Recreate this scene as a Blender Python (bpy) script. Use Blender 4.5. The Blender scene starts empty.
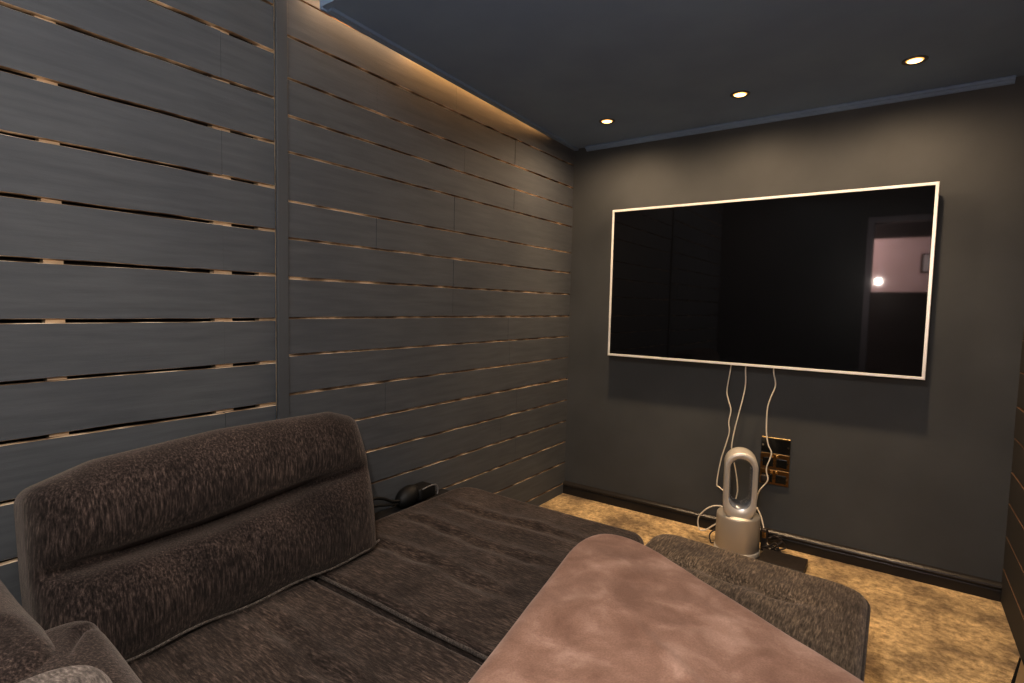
import bpy, bmesh, math, random
from mathutils import Vector, Matrix, noise
random.seed(7)
COL = bpy.context.scene.collection
PI = math.pi

# ---------------------------------------------------------------- helpers
def obj(name, bm, mats, parent=None, smooth=False, kind=None):
    """link one bmesh (given in world coordinates) as one mesh object"""
    off = Vector((0, 0, 0))
    p = parent
    while p is not None:
        off += p.location
        p = p.parent
    if off.length:
        bmesh.ops.translate(bm, verts=bm.verts, vec=-off)
    me = bpy.data.meshes.new(name)
    bm.normal_update()
    bm.to_mesh(me); bm.free()
    if smooth:
        for f in me.polygons: f.use_smooth = True
    o = bpy.data.objects.new(name, me)
    for m in (mats if isinstance(mats, (list, tuple)) else [mats]):
        me.materials.append(m)
    COL.objects.link(o)
    o.parent = parent
    if kind: o['kind'] = kind
    return o

def thing(name, label, cat, loc, group=None):
    o = bpy.data.objects.new(name, None)
    COL.objects.link(o)
    o.empty_display_size = 0.1
    o.location = loc
    o['label'] = label; o['category'] = cat
    if group: o['group'] = group
    return o

def tag(o, label, cat, group=None):
    o['label'] = label; o['category'] = cat
    if group: o['group'] = group
    return o

def set_origin(o, loc):
    """move a top-level mesh's origin without moving its shape"""
    o.data.transform(Matrix.Translation(-Vector(loc)))
    o.location = loc
    return o

def box(bm, x0, x1, y0, y1, z0, z1, mi=0, bevel=0, seg=2):
    vs = [bm.verts.new((x, y, z)) for x in (x0, x1) for y in (y0, y1) for z in (z0, z1)]
    idx = [(0,1,3,2),(4,6,7,5),(0,4,5,1),(2,3,7,6),(0,2,6,4),(1,5,7,3)]
    fs = [bm.faces.new([vs[i] for i in f]) for f in idx]
    for f in fs: f.material_index = mi
    if bevel:
        es = list({e for f in fs for e in f.edges})
        r = bmesh.ops.bevel(bm, geom=es, offset=bevel, segments=seg, affect='EDGES', profile=0.5)
        for f in r['faces']: f.material_index = mi
    return fs

def catmull(pts, n=10):
    pts = [Vector(p) for p in pts]
    if len(pts) < 3: return pts
    P = [2*pts[0]-pts[1]] + pts + [2*pts[-1]-pts[-2]]
    out = []
    for i in range(1, len(P)-2):
        for k in range(n):
            t = k/n
            a, b, c, d = P[i-1], P[i], P[i+1], P[i+2]
            out.append(0.5*((2*b)+(c-a)*t+(2*a-5*b+4*c-d)*t*t+(3*b-a-3*c+d)*t**3))
    out.append(P[-2])
    return out

def tube(bm, pts, r, seg=8, closed=False, cap=True, mi=0):
    pts = [Vector(p) for p in pts]
    n = len(pts)
    rings = []
    prev = None
    for i, p in enumerate(pts):
        if closed: t = pts[(i+1) % n]-pts[i-1]
        else: t = pts[min(i+1, n-1)]-pts[max(i-1, 0)]
        t.normalize()
        if prev is None:
            up = Vector((0, 0, 1)) if abs(t.z) < 0.9 else Vector((1, 0, 0))
            a = t.cross(up).normalized()
        else:
            a = (prev - t*prev.dot(t)).normalized()
        prev = a
        b = t.cross(a)
        rr = r(i/(n-1)) if callable(r) else r
        rings.append([bm.verts.new(p+(a*math.cos(2*PI*k/seg)+b*math.sin(2*PI*k/seg))*rr) for k in range(seg)])
    m = n if closed else n-1
    for i in range(m):
        A, B = rings[i], rings[(i+1) % n]
        for k in range(seg):
            f = bm.faces.new((A[k], A[(k+1) % seg], B[(k+1) % seg], B[k])); f.material_index = mi
    if not closed and cap:
        bm.faces.new(list(reversed(rings[0]))).material_index = mi
        bm.faces.new(rings[-1]).material_index = mi

def lathe(bm, prof, cx, cy, seg=48, sx=1, sy=1, mi=0):
    rings = []
    for r, z in prof:
        rings.append([bm.verts.new((cx+sx*r*math.cos(2*PI*k/seg), cy+sy*r*math.sin(2*PI*k/seg), z)) for k in range(seg)])
    for A, B in zip(rings, rings[1:]):
        for k in range(seg):
            bm.faces.new((A[k], A[(k+1) % seg], B[(k+1) % seg], B[k])).material_index = mi
    bm.faces.new(list(reversed(rings[0]))).material_index = mi
    bm.faces.new(rings[-1]).material_index = mi

def round_outline(poly, radii, step=0.012):
    """polygon (list of 2-D points, counter-clockwise) with rounded corners, resampled"""
    n = len(poly); pts = []
    for i in range(n):
        p = Vector(poly[i]); a = Vector(poly[i-1]); b = Vector(poly[(i+1) % n])
        r = radii[i] if isinstance(radii, (list, tuple)) else radii
        u = (a-p).normalized(); v = (b-p).normalized()
        ang = u.angle(v)
        d = min(r/math.tan(ang/2), (a-p).length*0.49, (b-p).length*0.49)
        s, e = p+u*d, p+v*d
        for k in range(13):                                    # quadratic blend looks like soft upholstery
            t = k/12
            pts.append(s*(1-t)**2+p*2*t*(1-t)+e*t*t)
    out = []
    L = 0; acc = [0]
    for i in range(len(pts)):
        L += (pts[(i+1) % len(pts)]-pts[i]).length; acc.append(L)
    m = max(40, int(L/step)); j = 0
    for k in range(m):
        t = L*k/m
        while acc[j+1] < t: j += 1
        q = (t-acc[j])/max(1e-9, acc[j+1]-acc[j])
        out.append(pts[j].lerp(pts[(j+1) % len(pts)], q))
    return out

def pad(bm, outline, zb, zt, er, top=None, side=None, rings=46, erb=None, puff=0.0, M=None, mi=0):
    """an upholstered pad: outline in plan, flat-ish top at zt, bottom at zb, rounded edges er.
       top(x,y,w) gives an extra height on the top, w = 1 away from the border."""
    c = sum(outline, Vector((0, 0)))/len(outline)
    erb = er if erb is None else erb
    n = len(outline)
    rows = []
    R0 = min((o-c).length for o in outline)
    def ring(inset, z, istop):
        row = []
        for o in outline:
            d = o-c; L = d.length
            s = max(0.0, 1-inset*(L/R0 if inset > er*1.2 else 1)/L)
            if inset > er*1.2: s = max(0.0, 1-inset/R0)*1.0
            p = c+d*s
            zz = z
            if istop:
                w = min(1.0, inset/(er*1.3))
                zz += puff*(1-s*s)
                if top: zz += top(p.x, p.y, w)
            elif side:
                nn = d.normalized()
                k = side(p.x, p.y, z)
                p = p+nn*k
            row.append(bm.verts.new((p.x, p.y, zz)))
        rows.append(row)
    # bottom centre -> out -> up -> top centre
    ring(R0*0.6, zb, False)
    for k in range(7):
        a = PI/2*k/6
        ring(erb*(1-math.sin(a)), zb+erb*(1-math.cos(a)), False)
    hs = (zt-er)-(zb+erb)
    nv = max(1, int(hs/0.02))
    for k in range(1, nv):
        ring(0, zb+erb+hs*k/nv, False)
    for k in range(9):
        a = PI/2*k/8
        ring(er*(1-math.cos(a)), zt-er+er*math.sin(a), True)
    for k in range(1, rings):
        ring(er+(R0-er)*k/rings, zt, True)
    bm.faces.new(list(reversed(rows[0]))).material_index = mi
    for A, B in zip(rows, rows[1:]):
        for k in range(n):
            bm.faces.new((A[k], A[(k+1) % n], B[(k+1) % n], B[k])).material_index = mi
    cz = zt+puff+(top(c.x, c.y, 1) if top else 0)
    cv = bm.verts.new((c.x, c.y, cz))
    A = rows[-1]
    for k in range(n):
        bm.faces.new((A[k], A[(k+1) % n], cv)).material_index = mi
    if M is not None: bmesh.ops.transform(bm, matrix=M, verts=bm.verts)

def nz(x, y, z=0.0, s=1.0):
    return noise.noise(Vector((x*s, y*s, z*s)))

# ---------------------------------------------------------------- materials
def mat(name, rough=0.6, base=(0.5, 0.5, 0.5), metal=0.0, spec=None, sheen=None):
    m = bpy.data.materials.new(name); m.use_nodes = True
    b = m.node_tree.nodes['Principled BSDF']
    b.inputs['Base Color'].default_value = (*base, 1)
    b.inputs['Roughness'].default_value = rough
    b.inputs['Metallic'].default_value = metal
    if spec is not None: b.inputs['Specular IOR Level'].default_value = spec
    if sheen: 
        b.inputs['Sheen Weight'].default_value = sheen[0]
        b.inputs['Sheen Roughness'].default_value = 0.5
        b.inputs['Sheen Tint'].default_value = (*sheen[1], 1)
    return m, m.node_tree, b

def tex(nt, kind='ShaderNodeTexNoise', scale=5, detail=4, stretch=(1, 1, 1), rough=0.5, loc=(0, 0, 0)):
    tc = nt.nodes.new('ShaderNodeTexCoord'); mp = nt.nodes.new('ShaderNodeMapping')
    mp.inputs['Scale'].default_value = stretch; mp.inputs['Location'].default_value = loc
    t = nt.nodes.new(kind)
    t.inputs['Scale'].default_value = scale
    if 'Detail' in t.inputs: t.inputs['Detail'].default_value = detail
    if 'Roughness' in t.inputs: t.inputs['Roughness'].default_value = rough
    nt.links.new(tc.outputs['Object'], mp.inputs['Vector']); nt.links.new(mp.outputs['Vector'], t.inputs['Vector'])
    return t

def ramp(nt, src, stops):
    r = nt.nodes.new('ShaderNodeValToRGB')
    e = r.color_ramp.elements
    while len(e) < len(stops): e.new(0.5)
    for el, (p, c) in zip(e, stops):
        el.position = p; el.color = (*c, 1)
    nt.links.new(src, r.inputs['Fac'])
    return r

def mixc(nt, fac, a, b, mode='MIX'):
    m = nt.nodes.new('ShaderNodeMix'); m.data_type = 'RGBA'; m.blend_type = mode
    for k, v in ((0, fac), (6, a), (7, b)):
        if isinstance(v, bpy.types.NodeSocket): nt.links.new(v, m.inputs[k])
        elif k == 0: m.inputs[0].default_value = v
        else: m.inputs[k].default_value = (*v, 1)
    return m.outputs[2]

def bump(nt, b, src, strength=0.3, dist=0.01, prev=None):
    n = nt.nodes.new('ShaderNodeBump')
    n.inputs['Strength'].default_value = strength; n.inputs['Distance'].default_value = dist
    nt.links.new(src, n.inputs['Height'])
    if prev: nt.links.new(prev.outputs['Normal'], n.inputs['Normal'])
    nt.links.new(n.outputs['Normal'], b.inputs['Normal'])
    return n

def m_paint_board(name, axis):
    m, nt, b = mat(name, 0.62, spec=0.35)
    st = (14, 1.2, 14) if axis == 'y' else (1.2, 14, 14)
    g = tex(nt, scale=3.2, detail=6, stretch=st, rough=0.6)
    big = tex(nt, scale=1.4, detail=4)
    c1 = ramp(nt, g.outputs['Fac'], [(0.3, (0.082, 0.089, 0.100)), (0.7, (0.110, 0.118, 0.132))])
    c2 = ramp(nt, big.outputs['Fac'], [(0.3, (0.8, 0.8, 0.82)), (0.75, (1.12, 1.1, 1.06))])
    nt.links.new(mixc(nt, 1.0, c1.outputs['Color'], c2.outputs['Color'], 'MULTIPLY'), b.inputs['Base Color'])
    fi = tex(nt, scale=22, detail=6, stretch=(8, 1, 8) if axis == 'y' else (1, 8, 8), rough=0.75)
    p = bump(nt, b, g.outputs['Fac'], 0.22, 0.003)
    bump(nt, b, fi.outputs['Fac'], 0.25, 0.0015, p)
    return m
M_board = m_paint_board('slate_painted_boards', 'y')
M_board_dim = mat('shaded_slate_boards', 0.7, (0.035, 0.031, 0.028))[0]  # darker copy of the painted boards, shade of the right wall in its colour
M_raw_dim = mat('shaded_board_edge', 0.8, (0.16, 0.09, 0.05))[0]  # raw edge darkened for the same shade

def m_plain_paint(name, c0, c1, rough=0.7):
    m, nt, b = mat(name, rough, spec=0.3)
    t = tex(nt, scale=3, detail=5)
    nt.links.new(ramp(nt, t.outputs['Fac'], [(0.3, c0), (0.7, c1)]).outputs['Color'], b.inputs['Base Color'])
    f = tex(nt, scale=160, detail=2)
    bump(nt, b, f.outputs['Fac'], 0.12, 0.002)
    return m
M_wall = m_plain_paint('charcoal_wall_paint', (0.064, 0.068, 0.072), (0.080, 0.085, 0.090))
M_ceil = m_plain_paint('dark_blue_grey_ceiling_paint', (0.19, 0.265, 0.41), (0.22, 0.31, 0.46), 0.75)
M_trim = m_plain_paint('charcoal_satin_trim', (0.078, 0.082, 0.090), (0.095, 0.10, 0.108), 0.4)
M_skirt = m_plain_paint('black_brown_skirting_paint', (0.024, 0.021, 0.019), (0.03, 0.026, 0.024), 0.3)
M_white = m_plain_paint('off_white_paint', (0.5, 0.48, 0.46), (0.56, 0.54, 0.52))
M_pframe = m_plain_paint('grey_door_lining', (0.22, 0.20, 0.23), (0.26, 0.24, 0.27))
M_pink = m_plain_paint('pale_pinkish_wall_paint', (0.52, 0.40, 0.38), (0.58, 0.45, 0.43))

def m_raw():
    m, nt, b = mat('raw_pine', 0.8)
    t = tex(nt, scale=9, detail=4, stretch=(1, 1, 1))
    h = tex(nt, scale=60, detail=3, stretch=(1, 0.1, 1))
    c = ramp(nt, t.outputs['Fac'], [(0.40, (0.16, 0.10, 0.06)), (0.50, (0.42, 0.30, 0.19)), (0.62, (0.90, 0.74, 0.56))])
    c2 = ramp(nt, h.outputs['Fac'], [(0.3, (0.7, 0.68, 0.66)), (0.7, (1, 1, 1))])
    nt.links.new(mixc(nt, 1.0, c.outputs['Color'], c2.outputs['Color'], 'MULTIPLY'), b.inputs['Base Color'])
    return m
M_raw = m_raw()
def m_batten():
    m, nt, b = mat('pale_raw_batten', 0.8)
    t = tex(nt, scale=40, detail=3, stretch=(1, .4, 1))
    nt.links.new(ramp(nt, t.outputs['Fac'], [(0.3, (0.55, 0.40, 0.26)), (0.7, (0.85, 0.68, 0.48))]).outputs['Color'], b.inputs['Base Color'])
    return m
M_batten = m_batten()
M_dark = mat('dark_cavity', 0.9, (0.022, 0.013, 0.008))[0]

def m_carpet():
    m, nt, b = mat('mottled_tan_carpet', 0.95, spec=0.1, sheen=(0.25, (1, 0.85, 0.6)))
    big = tex(nt, scale=3.6, detail=6, rough=0.66)
    mid = tex(nt, scale=38, detail=4, rough=0.7, stretch=(1, 1, 0.3))
    fine = tex(nt, scale=330, detail=2)
    c = ramp(nt, big.outputs['Fac'], [(0.38, (0.22, 0.16, 0.10)), (0.50, (0.46, 0.345, 0.20)), (0.62, (0.66, 0.50, 0.29))])
    c2 = ramp(nt, mid.outputs['Fac'], [(0.33, (0.52, 0.49, 0.46)), (0.62, (1.22, 1.2, 1.15))])
    x = mixc(nt, 1.0, c.outputs['Color'], c2.outputs['Color'], 'MULTIPLY')
    c3 = ramp(nt, fine.outputs['Fac'], [(0.25, (0.62, 0.62, 0.62)), (0.7, (1.15, 1.15, 1.15))])
    nt.links.new(mixc(nt, 1.0, x, c3.outputs['Color'], 'MULTIPLY'), b.inputs['Base Color'])
    p = bump(nt, b, mid.outputs['Fac'], 0.7, 0.012)
    bump(nt, b, fine.outputs['Fac'], 0.5, 0.004, p)
    return m
M_carpet = m_carpet()

def m_chenille(name, stretch, dark=(0.017, 0.014, 0.0135), mid=(0.050, 0.041, 0.038), light=(0.115, 0.097, 0.088)):
    m, nt, b = mat(name, 0.88, spec=0.15, sheen=(0.22, (0.95, 0.82, 0.74)))
    s = tex(nt, scale=185, detail=5, stretch=stretch, rough=0.7)
    s2 = tex(nt, scale=240, detail=3, stretch=stretch, rough=0.7, loc=(3, 1, 2))
    big = tex(nt, scale=4.5, detail=4, rough=0.6)
    c = ramp(nt, s.outputs['Fac'], [(0.34, dark), (0.5, mid), (0.68, light)])
    c2 = ramp(nt, s2.outputs['Fac'], [(0.34, (0.5, 0.48, 0.48)), (0.66, (1.6, 1.54, 1.5))])
    x = mixc(nt, 1.0, c.outputs['Color'], c2.outputs['Color'], 'MULTIPLY')
    c3 = ramp(nt, big.outputs['Fac'], [(0.32, (0.58, 0.57, 0.58)), (0.7, (1.5, 1.46, 1.40))])
    nt.links.new(mixc(nt, 1.0, x, c3.outputs['Color'], 'MULTIPLY'), b.inputs['Base Color'])
    p = bump(nt, b, s.outputs['Fac'], 0.4, 0.004)
    bump(nt, b, s2.outputs['Fac'], 0.3, 0.002, p)
    return m
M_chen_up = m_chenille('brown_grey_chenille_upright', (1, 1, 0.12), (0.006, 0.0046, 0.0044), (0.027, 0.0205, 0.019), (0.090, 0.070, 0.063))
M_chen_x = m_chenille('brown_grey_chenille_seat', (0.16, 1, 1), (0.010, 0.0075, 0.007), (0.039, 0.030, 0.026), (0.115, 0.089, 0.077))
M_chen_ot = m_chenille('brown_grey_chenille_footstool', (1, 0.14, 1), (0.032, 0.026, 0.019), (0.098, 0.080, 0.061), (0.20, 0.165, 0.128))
M_piping = m_chenille('dark_piping', (1, 1, 1), (0.012, 0.011, 0.011), (0.028, 0.025, 0.024), (0.06, 0.055, 0.05))
M_piping_l = m_chenille('grey_piping', (1, 1, 1), (0.03, 0.028, 0.026), (0.075, 0.068, 0.062), (0.14, 0.13, 0.12))
M_grey_cush = m_chenille('mid_grey_woven_cushion', (0.25, 1, 1), (0.045, 0.04, 0.038), (0.10, 0.09, 0.085), (0.19, 0.175, 0.165))
M_undersofa = mat('black_sofa_base_cloth', 0.9, (0.012, 0.011, 0.011))[0]

def m_suede():
    m, nt, b = mat('dusky_brown_suede', 0.85, spec=0.15, sheen=(0.25, (1, 0.85, 0.78)))
    a = tex(nt, scale=9.0, detail=5, rough=0.55)
    a.inputs['Distortion'].default_value = 0.35
    c = ramp(nt, a.outputs['Fac'], [(0.34, (0.215, 0.122, 0.088)), (0.52, (0.30, 0.182, 0.136)), (0.70, (0.45, 0.300, 0.240))])
    f = tex(nt, scale=260, detail=3)
    c2 = ramp(nt, f.outputs['Fac'], [(0.3, (0.86, 0.86, 0.86)), (0.7, (1.12, 1.12, 1.12))])
    nt.links.new(mixc(nt, 1.0, c.outputs['Color'], c2.outputs['Color'], 'MULTIPLY'), b.inputs['Base Color'])
    bump(nt, b, f.outputs['Fac'], 0.12, 0.002)
    return m
M_suede = m_suede()

def m_metalish(name, base, rough, metal):
    m, nt, b = mat(name, rough, base, metal)
    t = tex(nt, scale=40, detail=3)
    r = nt.nodes.new('ShaderNodeMapRange')
    r.inputs['To Min'].default_value = rough*0.85; r.inputs['To Max'].default_value = min(1, rough*1.2)
    nt.links.new(t.outputs['Fac'], r.inputs['Value']); nt.links.new(r.outputs['Result'], b.inputs['Roughness'])
    return m
M_tvframe = m_metalish('silver_white_bezel', (0.88, 0.88, 0.88), 0.35, 0.25)
M_tvback = m_metalish('black_plastic', (0.015, 0.015, 0.016), 0.45, 0)
def m_screen():
    m, nt, b = mat('glossy_black_glass', 0.03, (0.003, 0.003, 0.004))
    b.inputs['Specular IOR Level'].default_value = 0.5
    return m
M_screen = m_screen()
M_silver = m_metalish('satin_silver_plastic', (0.62, 0.60, 0.57), 0.34, 0.35)
M_silver_in = m_metalish('pale_silver_inner', (0.5, 0.52, 0.56), 0.25, 0.7)
M_base = m_metalish('grey_silver_base', (0.46, 0.43, 0.39), 0.4, 0.35)
M_cable = m_metalish('white_cable', (0.78, 0.72, 0.62), 0.5, 0)
M_cabled = m_metalish('dark_cable', (0.03, 0.022, 0.018), 0.5, 0)
M_brass = m_metalish('antique_brass', (0.28, 0.16, 0.06), 0.28, 1.0)
M_brassb = m_metalish('bright_brass', (0.85, 0.55, 0.22), 0.25, 1.0)
M_blackg = m_metalish('gloss_black', (0.008, 0.008, 0.008), 0.15, 0)
M_chrome = m_metalish('chrome_screw', (0.8, 0.78, 0.74), 0.15, 1.0)
M_darkbox = m_metalish('dark_brown_plastic', (0.022, 0.016, 0.013), 0.5, 0)
def m_emit(name, col, s):
    m = bpy.data.materials.new(name); m.use_nodes = True
    nt = m.node_tree; nt.nodes.clear()
    e = nt.nodes.new('ShaderNodeEmission'); o = nt.nodes.new('ShaderNodeOutputMaterial')
    e.inputs['Color'].default_value = (*col, 1); e.inputs['Strength'].default_value = s
    nt.links.new(e.outputs[0], o.inputs[0]); return m
M_bulb = m_emit('warm_led_lens', (1.0, 0.62, 0.24), 4.5)
M_bulb_rim = m_emit('amber_lens_rim', (1.0, 0.42, 0.10), 1.3)
M_lightgrey = mat('dull_light_plastic', 0.4, (0.2, 0.19, 0.19))[0]
M_mat = m_plain_paint('olive_tan_rubber', (0.20, 0.14, 0.08), (0.25, 0.18, 0.10))
M_jet = m_metalish('jet_black_rubber', (0.003, 0.003, 0.003), 0.55, 0)
M_wood = m_plain_paint('dark_wood', (0.06, 0.035, 0.02), (0.08, 0.05, 0.03), 0.4)

# ---------------------------------------------------------------- room shell (metres, floor at z = 0)
XL, XR, YB, YR, ZC, ZH = -1.788, 0.4455, 3.2, -0.62, 2.276, 2.72

bm = bmesh.new(); box(bm, -2.0, 2.0, -3.0, 3.4, -0.1, -0.014)
obj('floor', bm, M_carpet, kind='structure')

def board_wall(bm, x, sgn, y0, y1, lines, joints, gap, ztop, zbot, backing, rnd):
    """painted boards with raw edges; x = face, sgn = +1 when the face looks to +x"""
    T = 0.018
    edges = [zbot]+sorted(lines)+[ztop]
    rowz = list(zip(edges, edges[1:]))
    for i, (a, b_) in enumerate(rowz):
        za = a+(gap/2 if i else 0); zb = b_-(gap/2 if i < len(rowz)-1 else 0)
        cuts = [y0]+sorted(j for j in joints.get(i, []) if y0 < j < y1)+[y1]
        for c0, c1 in zip(cuts, cuts[1:]):
            n = max(2, int((c1-c0)/0.035))
            so = rnd.uniform(-0.0016, 0.0016); sx = rnd.uniform(-0.0012, 0.0012)
            sd = rnd.uniform(0, 100)
            prev = None
            for k in range(n+1):
                y = c0+(c1-c0)*k/n
                if k == 0 and c0 != y0: y += 0.0005
                if k == n and c1 != y1: y -= 0.0005
                jb = nz(y*6, sd)*gap*0.26+so*.7
                jt = nz(y*6, sd+50)*gap*0.26+so*.7
                xf = x+sx; xb = x-sgn*T
                bl = za+jb if i else za; tl = zb+jt if i < len(rowz)-1 else zb
                be = 0.0022
                cur = [bm.verts.new(v) for v in ((xf-sgn*be, y, bl), (xf, y, bl+be*0.6), (xf, y, tl-be*0.6), (xf-sgn*be, y, tl), (xb, y, tl), (xb, y, bl))]
                if prev:
                    mi = [1, 0, 1, 1, 2, 1]
                    for q in range(6):
                        f = bm.faces.new((prev[q], cur[q], cur[(q+1) % 6], prev[(q+1) % 6])); f.material_index = mi[q]
                else: bm.faces.new(cur)
                prev = cur
            bm.faces.new(list(reversed(prev)))
    return T

wb = bmesh.new()
rnd = random.Random(3)
Z = 1.254
# near bay, wide gaps
l1 = [Z+v for v in (-1.122, -0.971, -0.821, -0.671, -0.521, -0.371, -0.2215, -0.070, 0.084, 0.238, 0.387, 0.537, 0.689, 0.842, 0.994, 1.145, 1.3)]
j1 = {i: ([0.912] if i % 2 == 1 else []) + ([-0.1] if i % 3 == 0 else []) for i in range(20)}
board_wall(wb, XL, 1, YR, 1.0922, l1, j1, 0.0095, ZH, -0.014, None, rnd)
# far bay, tight gaps
l2 = [Z+v for v in (-1.20, -1.056, -0.914, -0.772, -0.63, -0.486, -0.343, -0.201, -0.066, 0.078, 0.218, 0.349, 0.520, 0.645, 0.772, 0.915, 1.056, 1.2, 1.34)]
j2 = {i: [] for i in range(22)}
for i, v in {16: [2.03], 15: [1.545, 2.53], 14: [2.1], 13: [2.53], 12: [2.03], 11: [1.545], 10: [2.03], 9: [2.03], 8: [2.5], 7: [2.52], 6: [1.6], 5: [2.6], 4: [2.45], 3: [2.6]}.items(): j2[i] = v
board_wall(wb, XL, 1, 1.116, YB, l2, j2, 0.0062, ZH, -0.014, None, rnd)
# timbers behind the boards
box(wb, XL-0.05, XL-0.045, YR, YB, 0, ZH, 2)
for a, b_ in ((0.460, 0.502), (0.891, 0.948), (1.042, 1.112), (0.02, 0.06), (-0.4, -0.35)):
    box(wb, XL-0.045, XL-0.0165, a, b_, 0, ZH, 3)
box(wb, XL-0.045, XL-0.0145, 1.14, YB, 0, ZH, 1)
bmesh.ops.recalc_face_normals(wb, faces=wb.faces)
obj('wall_left', wb, [M_board, M_raw, M_dark, M_batten], kind='structure')

bm = bmesh.new(); box(bm, XL-0.002, XL+0.012, 1.0945, 1.137, -0.014, ZH, 0, 0.0025)
obj('trim_1', bm, M_trim, kind='structure')

# right wall: the same boards, seen as a sliver, grazing shade put into the colour
wb = bmesh.new()
l3 = [Z+v for v in (-1.12, -0.97, -0.82, -0.68, -0.53, -0.39, -0.24, -0.10, 0.05, 0.2, 0.35, 0.5, 0.65, 0.8, 0.95)]
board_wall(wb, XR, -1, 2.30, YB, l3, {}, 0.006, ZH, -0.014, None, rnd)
box(wb, XR+0.03, XR+0.035, 2.30, YB, 0, ZH, 2)
box(wb, XR+0.015, XR+0.03, 2.30, YB, 0, ZH, 1)
bmesh.ops.recalc_face_normals(wb, faces=wb.faces)
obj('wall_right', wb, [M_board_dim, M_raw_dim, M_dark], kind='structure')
bm = bmesh.new()
box(bm, 1.45, 1.55, YR, 2.4, 0, ZH)          # alcove beyond the frame
box(bm, XR+0.03, 1.55, 2.30, 2.4, 0, ZH)
obj('wall_alcove', bm, M_wall, kind='structure')

bm = bmesh.new(); box(bm, XL-0.05, XR+0.1, YB, YB+0.1, -0.014, ZH)
obj('wall_back', bm, M_wall, kind='structure')

# skirting board with moulded top
bm = bmesh.new()
prof = [(0, 0), (0.018, 0), (0.018, 0.046), (0.0165, 0.05), (0.0135, 0.052), (0.0135, 0.056), (0.021, 0.059), (0.0235, 0.064), (0.021, 0.071), (0.012, 0.078), (0, 0.083)]
A = [bm.verts.new((XL, YB-a, b_-0.014)) for a, b_ in prof]; B = [bm.verts.new((XR, YB-a, b_-0.014)) for a, b_ in prof]
for k in range(len(prof)-1): bm.faces.new((A[k], B[k], B[k+1], A[k+1]))
bmesh.ops.recalc_face_normals(bm, faces=bm.faces)
obj('baseboard_back', bm, M_skirt, kind='structure')

# ceiling: lowered panel over the screen end, higher ceiling nearer
XP, XQ = -1.696, -1.783
def slab(bm, x0a, x0b, x1a, x1b, ya, yb, z0, z1):
    """slab whose long sides run from (x0a, ya) to (x0b, yb) and (x1a, ya) to (x1b, yb)"""
    lo = [bm.verts.new(v) for v in ((x0a, ya, z0), (x1a, ya, z0), (x1b, yb, z0), (x0b, yb, z0))]
    hi = [bm.verts.new(v) for v in ((x0a, ya, z1), (x1a, ya, z1), (x1b, yb, z1), (x0b, yb, z1))]
    bm.faces.new(list(reversed(lo))); bm.faces.new(hi)
    for k in range(4): bm.faces.new((lo[k], lo[(k+1) % 4], hi[(k+1) % 4], hi[k]))
bm = bmesh.new()
slab(bm, XP, XQ, 1.5, 1.5, 1.24, YB, ZC, ZC+0.03)
obj('ceiling', bm, M_ceil, kind='structure')
bm = bmesh.new(); box(bm, XL-0.05, 1.55, YR-0.1, YB+0.1, ZH, ZH+0.08)
obj('ceiling_upper', bm, M_white, kind='structure')
# fascia closing the front of the lowered panel
bm = bmesh.new(); box(bm, XP, 1.5, 1.215, 1.24, ZC-0.004, ZH)
obj('trim_2', bm, M_ceil, kind='structure')
# bead along left edge of the panel
bm = bmesh.new()
slab(bm, XP-0.010, XQ-0.002, XP, XQ+0.006, 1.215, YB, ZC-0.012, ZC+0.032)
slab(bm, XP, XQ+0.006, XP+0.022, XQ+0.026, 1.24, YB, ZC-0.012, ZC)
obj('trim_3', bm, M_ceil, kind='structure')
# bead along the top of the back wall
bm = bmesh.new()
prof = [(0, 0.0), (0.024, 0.0), (0.027, -0.006), (0.024, -0.013), (0.016, -0.016), (0.014, -0.021), (0.008, -0.026), (0, -0.028)]
A = [bm.verts.new((XP, YB-a, ZC+b_)) for a, b_ in prof]; B = [bm.verts.new((0.352, YB-a, ZC+b_)) for a, b_ in prof]
for k in range(len(prof)-1): bm.faces.new((A[k], B[k], B[k+1], A[k+1]))
bm.faces.new(A); bm.faces.new(B)
bmesh.ops.recalc_face_normals(bm, faces=bm.faces)
obj('trim_4', bm, M_ceil, kind='structure')

# wall behind the camera with an open doorway, and the passage seen reflected in the screen
bm = bmesh.new()
DX0, DX1, DZ = -0.25, 0.75, 2.19
box(bm, XL-0.05, DX0, YR-0.1, YR, 0, ZH); box(bm, DX1, 1.55, YR-0.1, YR, 0, ZH); box(bm, DX0, DX1, YR-0.1, YR, DZ, ZH)
obj('wall_front', bm, M_wall, kind='structure')
bm = bmesh.new()
box(bm, DX0-0.06, DX0, YR, YR+0.015, 0, DZ+0.06); box(bm, DX1, DX1+0.06, YR, YR+0.015, 0, DZ+0.06); box(bm, DX0, DX1, YR, YR+0.015, DZ, DZ+0.06)
box(bm, DX0-0.012, DX0, YR-0.1, YR+0.02, 0, DZ)
obj('door_frame_1', bm, M_pframe, kind='structure')
bm = bmesh.new(); box(bm, -1.6, 2.0, -2.2, -2.1, 1.5, 2.19)
obj('wall_passage', bm, M_pink, kind='structure')
bm = bmesh.new(); box(bm, -1.6, 2.0, -2.2, -2.09, -0.014, 1.5); box(bm, -1.6, 2.0, -2.2, -2.09, 2.19, 2.72)  # dark bands added for the photographer's silhouette below and dark ceiling above
box(bm, -1.6, 2.0, -2.2, -2.075, 1.5, 1.52)
obj('passage_dark_bands', bm, M_skirt, kind='structure')
bm = bmesh.new(); box(bm, -1.6, 2.0, -2.1, YR-0.1, 2.55, 2.6)
obj('ceiling_passage', bm, M_ceil, kind='structure')

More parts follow.
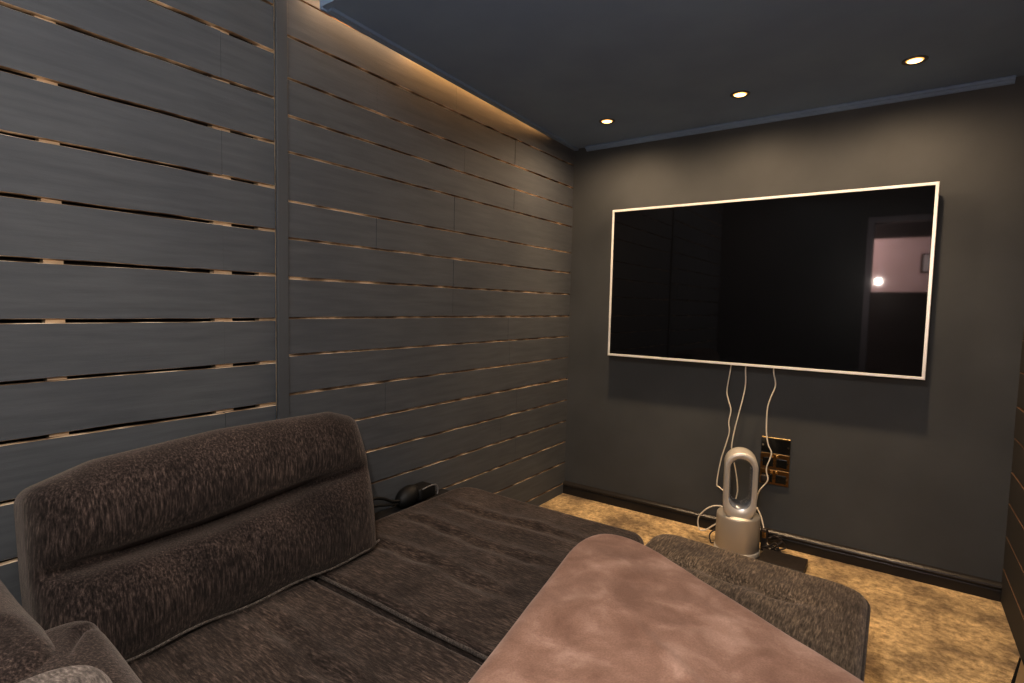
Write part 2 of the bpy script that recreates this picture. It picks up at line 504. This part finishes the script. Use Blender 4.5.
# ---------------------------------------------------------------- downlights
def downlight(x, y, label):
    t = thing('ceiling_downlight', label, 'light', (x, y, ZC), 'recessed downlights over the screen')
    bm = bmesh.new()
    seg = 40
    pr = [(0.030, -0.0005), (0.034, -0.004), (0.041, -0.0045), (0.0445, -0.003), (0.045, 0.0)]
    rings = [[bm.verts.new((x+r*math.cos(2*PI*k/seg), y+r*math.sin(2*PI*k/seg), ZC+z)) for k in range(seg)] for r, z in pr]
    for A, B in zip(rings, rings[1:]):
        for k in range(seg): bm.faces.new((A[k], B[k], B[(k+1) % seg], A[(k+1) % seg]))
    obj('bezel', bm, M_trim, t, True)
    bm = bmesh.new()
    pr = [(0.0305, -0.001), (0.026, -0.004), (0.015, -0.0065), (0.004, -0.007)]
    rings = [[bm.verts.new((x+r*math.cos(2*PI*k/seg), y+r*math.sin(2*PI*k/seg), ZC+z)) for k in range(seg)] for r, z in pr]
    for A, B in zip(rings, rings[1:]):
        for k in range(seg): bm.faces.new((A[k], B[k], B[(k+1) % seg], A[(k+1) % seg]))
    bm.faces.new(rings[-1])
    for f in list(bm.faces)[:seg]: f.material_index = 1
    obj('lens', bm, [M_bulb, M_bulb_rim], t, True)
DL = [(-1.371, 2.81), (-0.672, 2.79), (-0.003, 2.784)]
for (x, y), lb in zip(DL, ('small round glowing ceiling downlight nearest the boarded left wall',
                           'glowing ceiling downlight in the middle of the row of three',
                           'glowing ceiling downlight at the right-hand end of the row of three')):
    downlight(x, y, lb)

# ---------------------------------------------------------------- television
TX0, TX1, TZ0, TZ1, TY = -1.470, 0.1195, 0.951, 1.848, 3.128
t = thing('television', 'large flat wall-mounted television with slim silver frame and black screen', 'television', ((TX0+TX1)/2, YB, TZ0))
def ring_frame(bm, x0, x1, z0, z1, w, ya, yb, bev):
    """picture-frame ring facing -y, mitred"""
    def rect(x0, x1, z0, z1, y): return [bm.verts.new(v) for v in ((x0, y, z0), (x1, y, z0), (x1, y, z1), (x0, y, z1))]
    O0 = rect(x0, x1, z0, z1, yb); O1 = rect(x0, x1, z0, z1, ya+bev); O2 = rect(x0+bev, x1-bev, z0+bev, z1-bev, ya)
    I0 = rect(x0+w-bev/2, x1-w+bev/2, z0+w-bev/2, z1-w+bev/2, ya); I1 = rect(x0+w, x1-w, z0+w, z1-w, ya+0.004); I2 = rect(x0+w, x1-w, z0+w, z1-w, yb)
    for a, b_ in ((O0, O1), (O1, O2), (O2, I0), (I0, I1), (I1, I2), (I2, O0)):
        for k in range(4): bm.faces.new((a[k], a[(k+1) % 4], b_[(k+1) % 4], b_[k]))
    bmesh.ops.recalc_face_normals(bm, faces=bm.faces)
bm = bmesh.new(); ring_frame(bm, TX0, TX1, TZ0, TZ1, 0.0145, TY, TY+0.024, 0.0025)
obj('bezel', bm, M_tvframe, t)
bm = bmesh.new(); box(bm, TX0+0.0145, TX1-0.0145, TY+0.0035, TY+0.006, TZ0+0.0145, TZ1-0.0145)
obj('screen', bm, M_screen, t)
bm = bmesh.new()
box(bm, TX0+0.004, TX1-0.004, TY+0.0235, TY+0.034, TZ0+0.004, TZ1-0.004, 0, 0.004)
box(bm, TX0+0.25, TX1-0.25, TY+0.032, TY+0.048, TZ0+0.05, TZ0+0.55, 0, 0.006)
obj('back_housing', bm, M_tvback, t)
bm = bmesh.new()
for xx in (-1.0, -0.36): box(bm, xx-0.02, xx+0.02, TY+0.046, YB-.001, 1.1, 1.6, 0, 0.002)
box(bm, -1.05, -0.3, TY+0.058, YB-.001, 1.28, 1.42, 0, 0.002)
obj('wall_bracket', bm, M_tvback, t)

# cables hanging from the set
def cable(name, label, pts, r=0.0036, m=M_cable, n=8):
    bm = bmesh.new(); tube(bm, catmull(pts, n), r, 8)
    o = obj(name, bm, m, None, True); set_origin(o, pts[-1]); tag(o, label, 'cable'); return o
def Y3(pts, y): return [(a, y+d, b_) for (a, b_), d in zip(pts, [0]*len(pts))]
cable('television_cable', 'leftmost wavy white cable hanging below the television', 
      [(-0.74, 3.176, 1.0)]+Y3([(-.74, .937), (-.755, .806), (-.744, .75), (-.729, .697), (-.737, .63), (-.733, .56), (-.769, .406), (-.785, .27), (-.77, .25)], 3.168)+[(-0.72, 3.14, .225), (-0.66, 3.12, .17), (-0.62, 3.12, 0.09), (-0.60, 3.13, -0.009)])
cable('television_cable', 'middle white cable hanging down behind the silver fan loop',
      [(-0.662, 3.176, 1.0)]+Y3([(-.662, .932), (-.661, .817), (-.703, .588), (-.713, .473), (-.687, .365), (-.671, .254), (-.682, .166)], 3.162)+[(-0.66, 3.14, 0.05), (-0.64, 3.14, -0.009)])
cable('television_cable', 'rightmost white cable hanging in front of the brass sockets',
      [(-0.521, 3.176, 1.0)]+Y3([(-.521, .934), (-.508, .86), (-.528, .79), (-.541, .727), (-.54, .613), (-.528, .54), (-.509, .492), (-.528, .42), (-.528, .385), (-.521, .342), (-.558, .279), (-.571, .22)], 3.155)+[(-0.575, 3.14, 0.12), (-0.56, 3.13, -0.009)])
cable('fan_cable', 'white power cable looping out at the left side of the silver fan',
      [(-0.69, 3.06, .17), (-.733, 3.05, .184), (-.775, 3.05, .172), (-.812, 3.05, .143), (-.842, 3.05, .10), (-.847, 3.05, .06), (-.834, 3.05, .025), (-.80, 3.05, .035), (-.75, 3.05, .079), (-0.70, 3.06, .1)], 0.0042)
cable('plug_cable', 'short pale cable curving down to the floor right of the fan',
      [(-0.56, 3.11, .20), (-.535, 3.10, .16), (-.515, 3.09, .10), (-.505, 3.085, .05), (-.48, 3.085, .002), (-.45, 3.09, -.009)], 0.004)

# ---------------------------------------------------------------- sockets
def socket_plate(z0, z1, kind, label, x0=-0.568, x1=-0.425):
    y = YB
    t = thing('wall_socket', label, 'socket', ((x0+x1)/2, y, z0), 'brass double sockets below the television')
    bm = bmesh.new(); box(bm, x0, x1, y-0.009, y, z0, z1, 0, 0.003)
    obj('face_plate', bm, M_blackg if kind == 'black' else M_brass, t)
    if kind == 'black':
        bm = bmesh.new(); box(bm, x0, x1, y-0.0105, y, z1-0.006, z1+0.001, 0, 0.002)
        obj('rim', bm, M_brassb, t)
    else:
        for cx in (x0+0.038, x1-0.038):
            bm = bmesh.new(); box(bm, cx-0.026, cx+0.026, y-0.0125, y-0.008, z0+0.012, z1-0.026, 0, 0.002)
            box(bm, cx-0.004, cx+0.004, y-0.0132, y-0.012, z1-0.044, z1-0.032)
            for s in (-1, 1): box(bm, cx+s*0.011-0.0045, cx+s*0.011+0.0045, y-0.0132, y-0.012, z0+0.020, z0+0.025)
            obj('outlet', bm, M_blackg, t)
        for s in (-1, 1):
            cx = (x0+x1)/2+s*0.012
            bm = bmesh.new(); box(bm, cx-0.006, cx+0.006, y-0.0155, y-0.008, z1-0.022, z1-0.006, 0, 0.0015)
            obj('switch', bm, M_brassb, t)
    for s in (x0+0.009, x1-0.009):
        bm = bmesh.new()
        seg = 14; zc = (z0+z1)/2-0.004
        r = [bm.verts.new((s+0.0052*math.cos(2*PI*k/seg), y-0.0112, zc+0.0052*math.sin(2*PI*k/seg))) for k in range(seg)]
        q = [bm.verts.new((s+0.0062*math.cos(2*PI*k/seg), y-0.008, zc+0.0062*math.sin(2*PI*k/seg))) for k in range(seg)]
        bm.faces.new(r)
        for k in range(seg): bm.faces.new((r[k], r[(k+1) % seg], q[(k+1) % seg], q[k]))
        obj('screw', bm, M_chrome, t)
socket_plate(0.490, 0.572, 'black', 'black aerial plate with brass top rim, uppermost of three wall plates')
socket_plate(0.401, 0.486, 'brass', 'brass double socket plate in the middle of the stack of three')
socket_plate(0.315, 0.398, 'brass', 'brass double socket plate at the bottom of the stack of three')
# a plug in the bottom socket's left outlet
bm = bmesh.new(); box(bm, -0.558, -0.515, YB-0.04, YB-0.013, 0.325, 0.368, 0, 0.008, 3)
o = obj('power_plug', bm, M_cabled, None, True); set_origin(o, (-0.536, YB-0.013, 0.346)); tag(o, 'dark plug pushed into the lowest brass socket beside the fan', 'plug')

# ---------------------------------------------------------------- bladeless fan
FX, FY = -0.622, 2.975
t = thing('bladeless_fan', 'silver bladeless tower fan with tall oval loop standing on carpet', 'fan', (FX, FY, -0.014))
bm = bmesh.new()
lathe(bm, [(0.09, -0.014), (0.107, -0.014), (0.112, -0.006), (0.112, 0.014), (0.108, 0.019)], FX, FY, 56)
obj('foot_ring', bm, M_silver, t, True)
bm = bmesh.new()
prof = [(0.104, -0.002), (0.108, 0.004), (0.106, 0.182), (0.1045, 0.190), (0.101, 0.1945), (0.094, 0.196), (0.092, 0.199), (0.075, 0.203), (0.05, 0.204)]
lathe(bm, prof, FX, FY, 56)
obj('base_cylinder', bm, M_base, t, True)
rot = Matrix.Translation((FX, FY, 0)) @ Matrix.Rotation(math.radians(15), 4, 'Z') @ Matrix.Translation((-FX, -FY, 0))
def stadium(hw, z0, z1, n=20):
    out = []
    for k in range(n+1):
        a = PI*k/n; out.append((hw*math.cos(a), z1-hw+hw*math.sin(a)))
    for k in range(n+1):
        a = PI+PI*k/n; out.append((hw*math.cos(a), z0+hw+hw*math.sin(a)))
    return out
bm = bmesh.new()
outer = stadium(0.079, 0.176, 0.533); inner = stadium(0.045, 0.258, 0.492)
# cross-section: from outer back to front lip to inner back
sec = [(0.0, 0.052), (-0.004, 0.02), (-0.006, -0.06), (0.0, -0.074), (0.10, -0.082), (0.45, -0.083), (0.75, -0.077), (0.94, -0.062), (1.0, -0.04), (1.02, 0.01), (0.9, 0.05)]
loops = []
for w, dy in sec:
    loops.append([bm.verts.new((FX+o[0]*(1-w)+i[0]*w, FY+dy, o[1]*(1-w)+i[1]*w)) for o, i in zip(outer, inner)])
nn = len(outer)
for a in range(len(loops)):
    A, B = loops[a], loops[(a+1) % len(loops)]
    for k in range(nn):
        f = bm.faces.new((A[k], A[(k+1) % nn], B[(k+1) % nn], B[k]))
        f.material_index = 1 if 6 <= a <= 9 else 0
bmesh.ops.recalc_face_normals(bm, faces=bm.faces)
bmesh.ops.transform(bm, matrix=rot, verts=bm.verts)
obj('air_loop', bm, [M_silver, M_silver_in], t, True)
# dark boxes & tangle next to the fan
bm = bmesh.new(); box(bm, -0.50, -0.295, 2.86, 3.03, -0.014, 0.022, 0, 0.004)
o = obj('media_box', bm, M_darkbox); set_origin(o, (-0.40, 2.945, 0)); tag(o, 'flat dark media box lying on the carpet right of the fan', 'box')
tg = random.Random(5)
pts = [(-0.50+tg.uniform(-.02, .09), 3.08+tg.uniform(-.045, .06), -0.006+abs(tg.gauss(0, .03))) for _ in range(16)]
cable('tangled_cable', 'tangle of dark cables heaped on the floor beside the fan', pts, 0.0045, M_cabled, 8)
cable('coiled_lead', 'thin brown lead poking out at the left foot of the fan', [(-0.73, 3.07, .06), (-0.752, 3.05, .05), (-0.775, 3.03, .02), (-0.76, 3.0, -.008), (-0.745, 3.0, -.008)], 0.004, M_cabled)
bm = bmesh.new(); box(bm, -0.525, -0.495, 3.07, 3.10, -0.014, 0.105, 0, 0.006, 3); box(bm, -0.519, -0.501, 3.066, 3.072, 0.06, 0.09, 1)
o = obj('power_adapter', bm, [M_cabled, M_brassb], None); set_origin(o, (-0.51, 3.085, 0)); tag(o, 'small dark power adapter with a brass front standing by the fan', 'adapter')

# ---------------------------------------------------------------- sofa
S = 0.394   # seat height
sofa = thing('corner_sofa', 'brown-grey chenille corner sofa with chaise along the boarded wall', 'sofa', (-1.2, 1.0, -0.014))
def wavy(x, y, yc, amp, wid, ph, x0=-1.62, x1=-0.86):
    """a sewn channel running along x: groove with a soft raised lip and puckers"""
    yy = yc+0.012*math.sin(x*9+ph)+0.012*nz(x*7, ph)
    d = y-yy
    e = max(0.0, min(1.0, (x-x0)/0.12))*max(0.0, min(1.0, (x1-x)/0.12))
    p = 0.75+0.55*nz(x*11, ph*3.1+7)
    g = -amp*math.exp(-(d/wid)**2)*p
    g += amp*0.85*math.exp(-((d-wid*1.7)/(wid*1.1))**2)*p+amp*0.3*math.exp(-((d+wid*1.7)/(wid*1.1))**2)*p
    return g*e
def top_chaise(x, y, w):
    v = sum(wavy(x, y, yc, 0.0095, 0.024, ph) for yc, ph in ((1.285, 0.4), (1.515, 2.1), (1.738, 4.4)))
    v += 0.006*nz(x*4, y*5, 3)+0.003*nz(x*13, y*9, 5)
    return v*w-0.006*w
bm = bmesh.new()
ol = round_outline([(-1.66, 1.030), (-0.728, 1.030), (-0.728, 1.975), (-1.66, 1.985)], [0.03, 0.03, 0.07, 0.09])
pad(bm, ol, 0.235, S+0.004, 0.042, top_chaise, rings=70, erb=0.02)
obj('chaise_cushion', bm, M_chen_x, sofa, True)
def top_seat(x, y, w):
    v = sum(wavy(x, y, yc, 0.0095, 0.024, ph, -1.45, -0.8) for yc, ph in ((0.77, 1.2), (0.56, 3.0), (0.3, 5)))
    v += 0.007*nz(x*4, y*5, 9)+0.003*nz(x*13, y*9, 2)
    return v*w-0.004*w
bm = bmesh.new()
ol = round_outline([(-1.66, 0.10), (-0.728, 0.10), (-0.728, 1.006), (-1.66, 1.006)], 0.035)
pad(bm, ol, 0.235, S+0.002, 0.034, top_seat, rings=70, erb=0.02)
obj('seat_cushion', bm, M_chen_x, sofa, True)
bm = bmesh.new()
tube(bm, catmull([(-1.55, 1.029, S-0.012), (-1.2, 1.030, S-0.010), (-1.0, 1.029, S-0.012), (-0.75, 1.030, S-0.012)], 10), 0.0055, 8)
obj('seam_piping', bm, M_piping_l, sofa, True)
bm = bmesh.new()
box(bm, -1.66, -0.735, 0.08, 1.95, 0.06, 0.25, 0, 0.015)
obj('base_frame', bm, M_chen_up, sofa)
bm = bmesh.new(); box(bm, -1.772, -1.668, 0.0, 1.95, 0.06, 0.355, 0, 0.01)
obj('rear_rail', bm, M_undersofa, sofa)
for (a, b_) in ((-1.70, 0.15), (-0.80, 0.15), (-1.70, 1.85), (-0.80, 1.85), (-1.7, 1.0), (-0.8, 1.0)):
    bm = bmesh.new(); lathe(bm, [(0.018, -0.014), (0.026, 0.062)], a, b_, 20)
    obj('foot', bm, M_tvback, sofa, True)

# back cushion, standing, leaning on the wall. local plan: u along y, v up
def top_back(u, v, w):
    c = 0.200+0.035*(u-0.35)/0.9+0.008*math.sin(u*7)
    d = v-c
    kk = 1.15-0.5*max(0, (u-0.8)/0.45)
    g = -0.058*kk*math.exp(-(d/0.016)**2)-0.018*math.exp(-(d/0.05)**2)
    lob = 0.028*math.cos((v-0.12)/0.24*PI)**2 if False else 0.0
    up = 0.030*max(0, 1-((v-0.34)/0.13)**2)+0.030*max(0, 1-((v-0.105)/0.13)**2)
    wr = 0.010*nz(u*3.5, v*4, 2)+0.004*nz(u*12, v*7, 4)
    wr += -0.012*math.exp(-(((u-0.80+(v-.1)*0.3)/0.03)**2))*max(0, 1-abs(v-0.14)/0.1)
    wr += -0.014*math.exp(-(((u-0.62)/0.05)**2+((v-0.17)/0.07)**2))
    k = max(0, 1-(u-0.33)/0.12)
    wr += k*0.020*nz(u*26, v*30, 6)
    wr += -0.03*math.exp(-((v-0.352+0.25*(u-0.34))/0.009)**2)*max(0, 1-(u-0.33)/0.07)
    return (g+up+wr)*w
bm = bmesh.new()
ol = round_outline([(0.345, -0.05), (1.265, -0.05), (1.29, 0.25), (1.262, 0.425), (1.17, 0.458), (0.80, 0.462), (0.50, 0.440), (0.350, 0.396), (0.345, 0.2)],
                   [0.05, 0.03, 0.05, 0.05, 0.06, 0.3, 0.12, 0.045, 0.1], 0.010)
th = math.radians(15)
# local (u, v, n) -> world: u -> +y, v -> up and leaning to -x, n -> +x
Mx = Matrix(((0, -math.sin(th), math.cos(th), -1.59), (1, 0, 0, 0), (0, math.cos(th), math.sin(th), S+0.004-0.0), (0, 0, 0, 1)))
pad(bm, ol, 0.0, 0.175, 0.07, top_back, rings=70, erb=0.05, M=Mx)
for v in bm.verts:                                                    # sits on the seat
    if v.co.z < S+0.003: v.co.z = S+0.003+(v.co.z-S)*0.05
obj('back_cushion', bm, M_chen_up, sofa, True)
def Pb(u, v, n): return (Mx @ Vector((u, v, n))).to_tuple()
bm = bmesh.new()
pp = []
for k in range(40):
    u = 0.40+(1.262-0.40)*k/39
    pp.append(Vector(Pb(u, -0.030+0.004*math.sin(u*22)+0.012*max(0, (u-1.2)/0.06), 0.176+0.003*math.sin(u*15)-0.02*max(0, (u-1.2)/0.06))))
tube(bm, pp, 0.0036, 8)
obj('bottom_piping', bm, M_piping_l, sofa, True)
# armrest at the near end: main roll, and a lower front bolster with a seam
def top_arm(x, y, w): return (0.012*nz(x*6, y*6, 1)+0.006*nz(x*18, y*12, 1))*w - 0.20*max(0, x+1.33)**1.2
bm = bmesh.new()
ol = round_outline([(-1.76, -0.06), (-1.10, -0.06), (-1.10, 0.328), (-1.76, 0.328)], [0.05, 0.1, 0.09, 0.05])
pad(bm, ol, 0.2, 0.648, 0.09, top_arm, rings=40, erb=0.02, puff=0.02)
obj('armrest', bm, M_chen_up, sofa, True)
def top_bol(x, y, w):
    s = -0.02*math.exp(-((x+1.235+0.15*(y-0.3))/0.008)**2)
    return (s+0.010*nz(x*7, y*7, 4))*w - 0.16*max(0, x+1.20)**1.2
bm = bmesh.new()
ol = round_outline([(-1.345, 0.12), (-0.76, 0.12), (-0.76, 0.400), (-1.345, 0.400)], [0.04, 0.08, 0.08, 0.06])
pad(bm, ol, S-0.01, 0.612, 0.07, top_bol, rings=40, erb=0.02, puff=0.015)
obj('armrest_bolster', bm, M_chen_up, sofa, True)

# grey cushion propped on the arm, parented to the sofa, at the very bottom-left
bm = bmesh.new()
ol = round_outline([(-1.09, -0.15), (-0.69, -0.15), (-0.69, 0.323), (-1.09, 0.323)], 0.08)
pad(bm, ol, 0.60, 0.655, 0.026, lambda x, y, w: (0.012*nz(x*9, y*5, 3))*w-0.18*max(0, x+1.0), rings=30, puff=0.03)
o = obj('arm_cushion', bm, M_grey_cush, sofa, True); o['label'] = 'pale grey woven cushion on the armrest'

# ---------------------------------------------------------------- footstools
def footstool(label, x0, x1, y0, y1, seed, chan, yl=0.0):
    t = thing('footstool', label, 'footstool', ((x0+x1)/2, (y0+y1)/2, -0.014))
    def top(x, y, w):
        v = 0.006*nz(x*5, y*5, seed)+0.003*nz(x*14, y*10, seed)
        for (cx, cy) in chan: v += -0.022*math.exp(-(((x-cx)/0.05)**2+((y-cy)/0.022)**2))-0.005*math.exp(-(((x-cx)/0.16)**2+((y-cy)/0.04)**2))
        return v*w
    bm = bmesh.new()
    ol = round_outline([(x0, y0), (x1, y0), (x1, y1), (x0, y1+yl)], [0.05, 0.05, 0.085, 0.09])
    pad(bm, ol, 0.21, S+0.003, 0.03, top, rings=60, erb=0.02, puff=0.012)
    obj('cushion_top', bm, M_chen_ot, t, True)
    bm = bmesh.new()
    z = S-0.022
    tube(bm, [Vector((p.x, p.y, z)) for p in round_outline([(x0-.001, y0-.001), (x1+.001, y0-.001), (x1+.001, y1+.001), (x0-.001, y1+yl+.001)], [0.05, 0.05, 0.085, 0.09], 0.02)], 0.005, 6, closed=True)
    obj('piping', bm, M_piping, t, True)
    bm = bmesh.new(); box(bm, x0+0.008, x1-0.008, y0+0.008, y1-0.008, 0.05, 0.22, 0, 0.02)
    obj('base', bm, M_chen_up, t)
    for a in (x0+0.08, x1-0.08):
        for b_ in (y0+0.08, y1-0.08):
            bm = bmesh.new(); lathe(bm, [(0.018, -0.014), (0.024, 0.052)], a, b_, 16); obj('foot', bm, M_tvback, t, True)
footstool('low brown-grey chenille footstool between the fan and the suede cushion', -0.712, -0.022, 1.06, 1.99, 3, [(-0.40, 1.79), (-0.24, 1.77), (-0.55, 1.80)], 0.055)
footstool('nearer chenille footstool almost hidden under the suede cushion', -0.712, -0.03, 0.16, 1.04, 6, [])

# ---------------------------------------------------------------- suede floor cushion
def top_suede(x, y, w):
    v = 0.007*nz(x*5, y*5, 8)+0.003*nz(x*12, y*12, 3)
    a = (x+0.45)*0.6+(y-0.95)*0.8
    v += 0.006*math.exp(-(((x+0.30)+0.5*(y-0.95)+0.15*math.sin(y*6))/0.03)**2)*math.exp(-((y-0.95)/0.25)**2)
    return v*w
bm = bmesh.new()
ol = round_outline([(-0.835, 1.735), (0.36, 1.08), (0.36, 0.25), (-0.55, 0.20)], [0.16, 0.12, 0.1, 0.1], 0.012)
pad(bm, ol, S+0.030, S+0.135, 0.055, top_suede, rings=60, erb=0.04, puff=0.035)
o = obj('suede_cushion', bm, M_suede, None, True); set_origin(o, (-0.28, 0.85, S+0.012))
tag(o, 'big dusky brown suede cushion with a rounded corner lying across footstools', 'cushion')

# ---------------------------------------------------------------- headset behind the chaise
hs = thing('headset', 'black headset with strap tucked between the chaise and boarded wall', 'headset', (-1.70, 1.68, 0.366))
bm = bmesh.new()
bmesh.ops.create_uvsphere(bm, u_segments=28, v_segments=18, radius=1)
for v in bm.verts:
    v.co = Vector((-1.715+v.co.x*0.042, 1.665+v.co.y*0.062, 0.404+v.co.z*0.044+0.25*v.co.y*0.05))
obj('body', bm, M_jet, hs, True)
bm = bmesh.new()
box(bm, -1.76, -1.672, 1.70, 1.805, 0.375, 0.432, 0, 0.014, 3)
obj('visor', bm, M_jet, hs, True)
bm = bmesh.new()
tube(bm, catmull([(-1.672, 1.715, 0.43), (-1.670, 1.76, 0.436), (-1.670, 1.80, 0.43), (-1.670, 1.812, 0.405), (-1.670, 1.808, 0.385)], 6), 0.0035, 8)
obj('visor_rim', bm, M_lightgrey, hs, True)
bm = bmesh.new()
tube(bm, catmull([(-1.70, 1.42, 0.44), (-1.705, 1.47, 0.450), (-1.705, 1.52, 0.436), (-1.705, 1.57, 0.41), (-1.705, 1.62, 0.40)], 8), 0.007, 8)
tube(bm, catmull([(-1.70, 1.40, 0.40), (-1.705, 1.46, 0.418), (-1.705, 1.53, 0.405), (-1.705, 1.60, 0.39)], 8), 0.006, 8)
obj('strap', bm, M_jet, hs, True)

# low dark-edged mat by the right wall
bm = bmesh.new()
vs = [(0.4, 2.63), (0.335, 2.30), (0.425, 2.30), (0.432, 2.63)]
set_vs = []
def prism(bm, poly, z0, z1, mi=0):
    a = [bm.verts.new((x, y, z0)) for x, y in poly]; b_ = [bm.verts.new((x, y, z1)) for x, y in poly]
    bm.faces.new(list(reversed(a))).material_index = mi; bm.faces.new(b_).material_index = mi
    for k in range(len(poly)): bm.faces.new((a[k], a[(k+1) % len(poly)], b_[(k+1) % len(poly)], b_[k])).material_index = mi
t = thing('folded_mat', 'tan mat with a black edge lying at the foot of the right wall', 'mat', (0.41, 2.5, 0))
bm = bmesh.new(); prism(bm, [(0.442, 2.69), (0.36, 2.35), (0.442, 2.35)], -0.014, -0.004); obj('edge_binding', bm, M_blackg, t)
bm = bmesh.new(); prism(bm, [(0.4415, 2.66), (0.375, 2.36), (0.4415, 2.36)], -0.0039, 0.002); obj('mat_surface', bm, M_mat, t)

# framed picture in the passage (seen only in the screen)
t = thing('picture_frame', 'small dark framed picture hanging on the pink passage wall', 'picture', (0.26, -2.1, 1.76))
bm = bmesh.new(); ring_frame(bm, 0.19, 0.33, 1.755, 1.99, 0.018, -0.012, 0.0, 0.002)
bmesh.ops.rotate(bm, verts=bm.verts, cent=(0.26, 0, 0), matrix=Matrix.Rotation(PI, 3, 'Z')); bmesh.ops.translate(bm, verts=bm.verts, vec=(0, -2.1, 0))
obj('frame', bm, M_wood, t)
bm = bmesh.new(); box(bm, 0.2, 0.32, -2.1, -2.094, 1.765, 1.98); obj('print', bm, M_white, t)

# ---------------------------------------------------------------- lights
def light(name, kind, loc, power, col, rotto=None, **kw):
    l = bpy.data.lights.new(name, kind); l.energy = power; l.color = col
    for k, v in kw.items(): setattr(l, k, v)
    o = bpy.data.objects.new(name, l); COL.objects.link(o); o.location = loc
    if rotto is not None: o.rotation_euler = (Vector(rotto)-Vector(loc)).to_track_quat('-Z', 'Y').to_euler()
    return o
for x, y in DL:
    light('downlight_spill', 'SPOT', (x, y, ZC-0.014), 24, (1, 0.72, 0.46), (x, y+0.02, 0), spot_size=math.radians(176), spot_blend=0.7, shadow_soft_size=0.03)
    light('downlight_beam', 'SPOT', (x, y, ZC-0.012), 46, (1, 0.70, 0.40), (x, y+0.05, 0), spot_size=math.radians(78), spot_blend=1.0, shadow_soft_size=0.03)
# camera flash held a little left of and above the lens
light('camera_flash', 'POINT', (-0.17, -0.02, Z+0.30), 37, (1, 0.90, 0.80), shadow_soft_size=0.022)
# added soft fill under the near, higher ceiling; no lamp known there
light('near_fill', 'AREA', (-0.5, 0.15, ZH-0.03), 34, (1.0, 0.96, 0.92), (-0.7, 0.9, 0), shape='RECTANGLE', size=1.4, size_y=0.9)
# warm strip hidden above the lowered panel, spilling down the boards
light('cove_strip', 'AREA', (-1.755, 2.30, ZC+0.07), 3.0, (1, 0.50, 0.17), (-1.79, 2.30, ZC-0.04), shape='RECTANGLE', size=1.2, size_y=0.02)
light('cove_strip', 'AREA', (-1.735, 1.48, ZC+0.07), 0.75, (1, 0.62, 0.34), (-1.79, 1.48, ZC-0.04), shape='RECTANGLE', size=0.55, size_y=0.02)
light('passage_light', 'POINT', (-1.0, -1.30, 2.1), 700, (1, 0.76, 0.70), shadow_soft_size=0.08)

w = bpy.data.worlds.new('room_world'); w.use_nodes = True
bpy.context.scene.world = w
w.node_tree.nodes['Background'].inputs[0].default_value = (0.5, 0.5, 0.55, 1)
w.node_tree.nodes['Background'].inputs[1].default_value = 0.15

# ---------------------------------------------------------------- camera
cam = bpy.data.cameras.new('camera'); co = bpy.data.objects.new('camera', cam); COL.objects.link(co)
cam.sensor_width = 36; cam.lens = 546.256/1024*36; cam.clip_start = 0.02
X = (0.816721288464797, -0.0572861135409671, 0.5741817117984284)
Y = (0.5765845574442561, 0.041824786550360545, -0.8159662587060986)
Zv = (0.022728508204745798, 0.9974813223441269, 0.0671894819848955)
co.matrix_world = Matrix(((*X, 0), (*Y, 0), (*Zv, Z), (0, 0, 0, 1)))
bpy.context.scene.camera = co
sc = bpy.context.scene
sc.view_settings.view_transform = 'Standard'
sc.view_settings.look = 'None'
sc.view_settings.exposure = 0
sc.view_settings.gamma = 0.86
sc.view_settings.exposure = 0.44
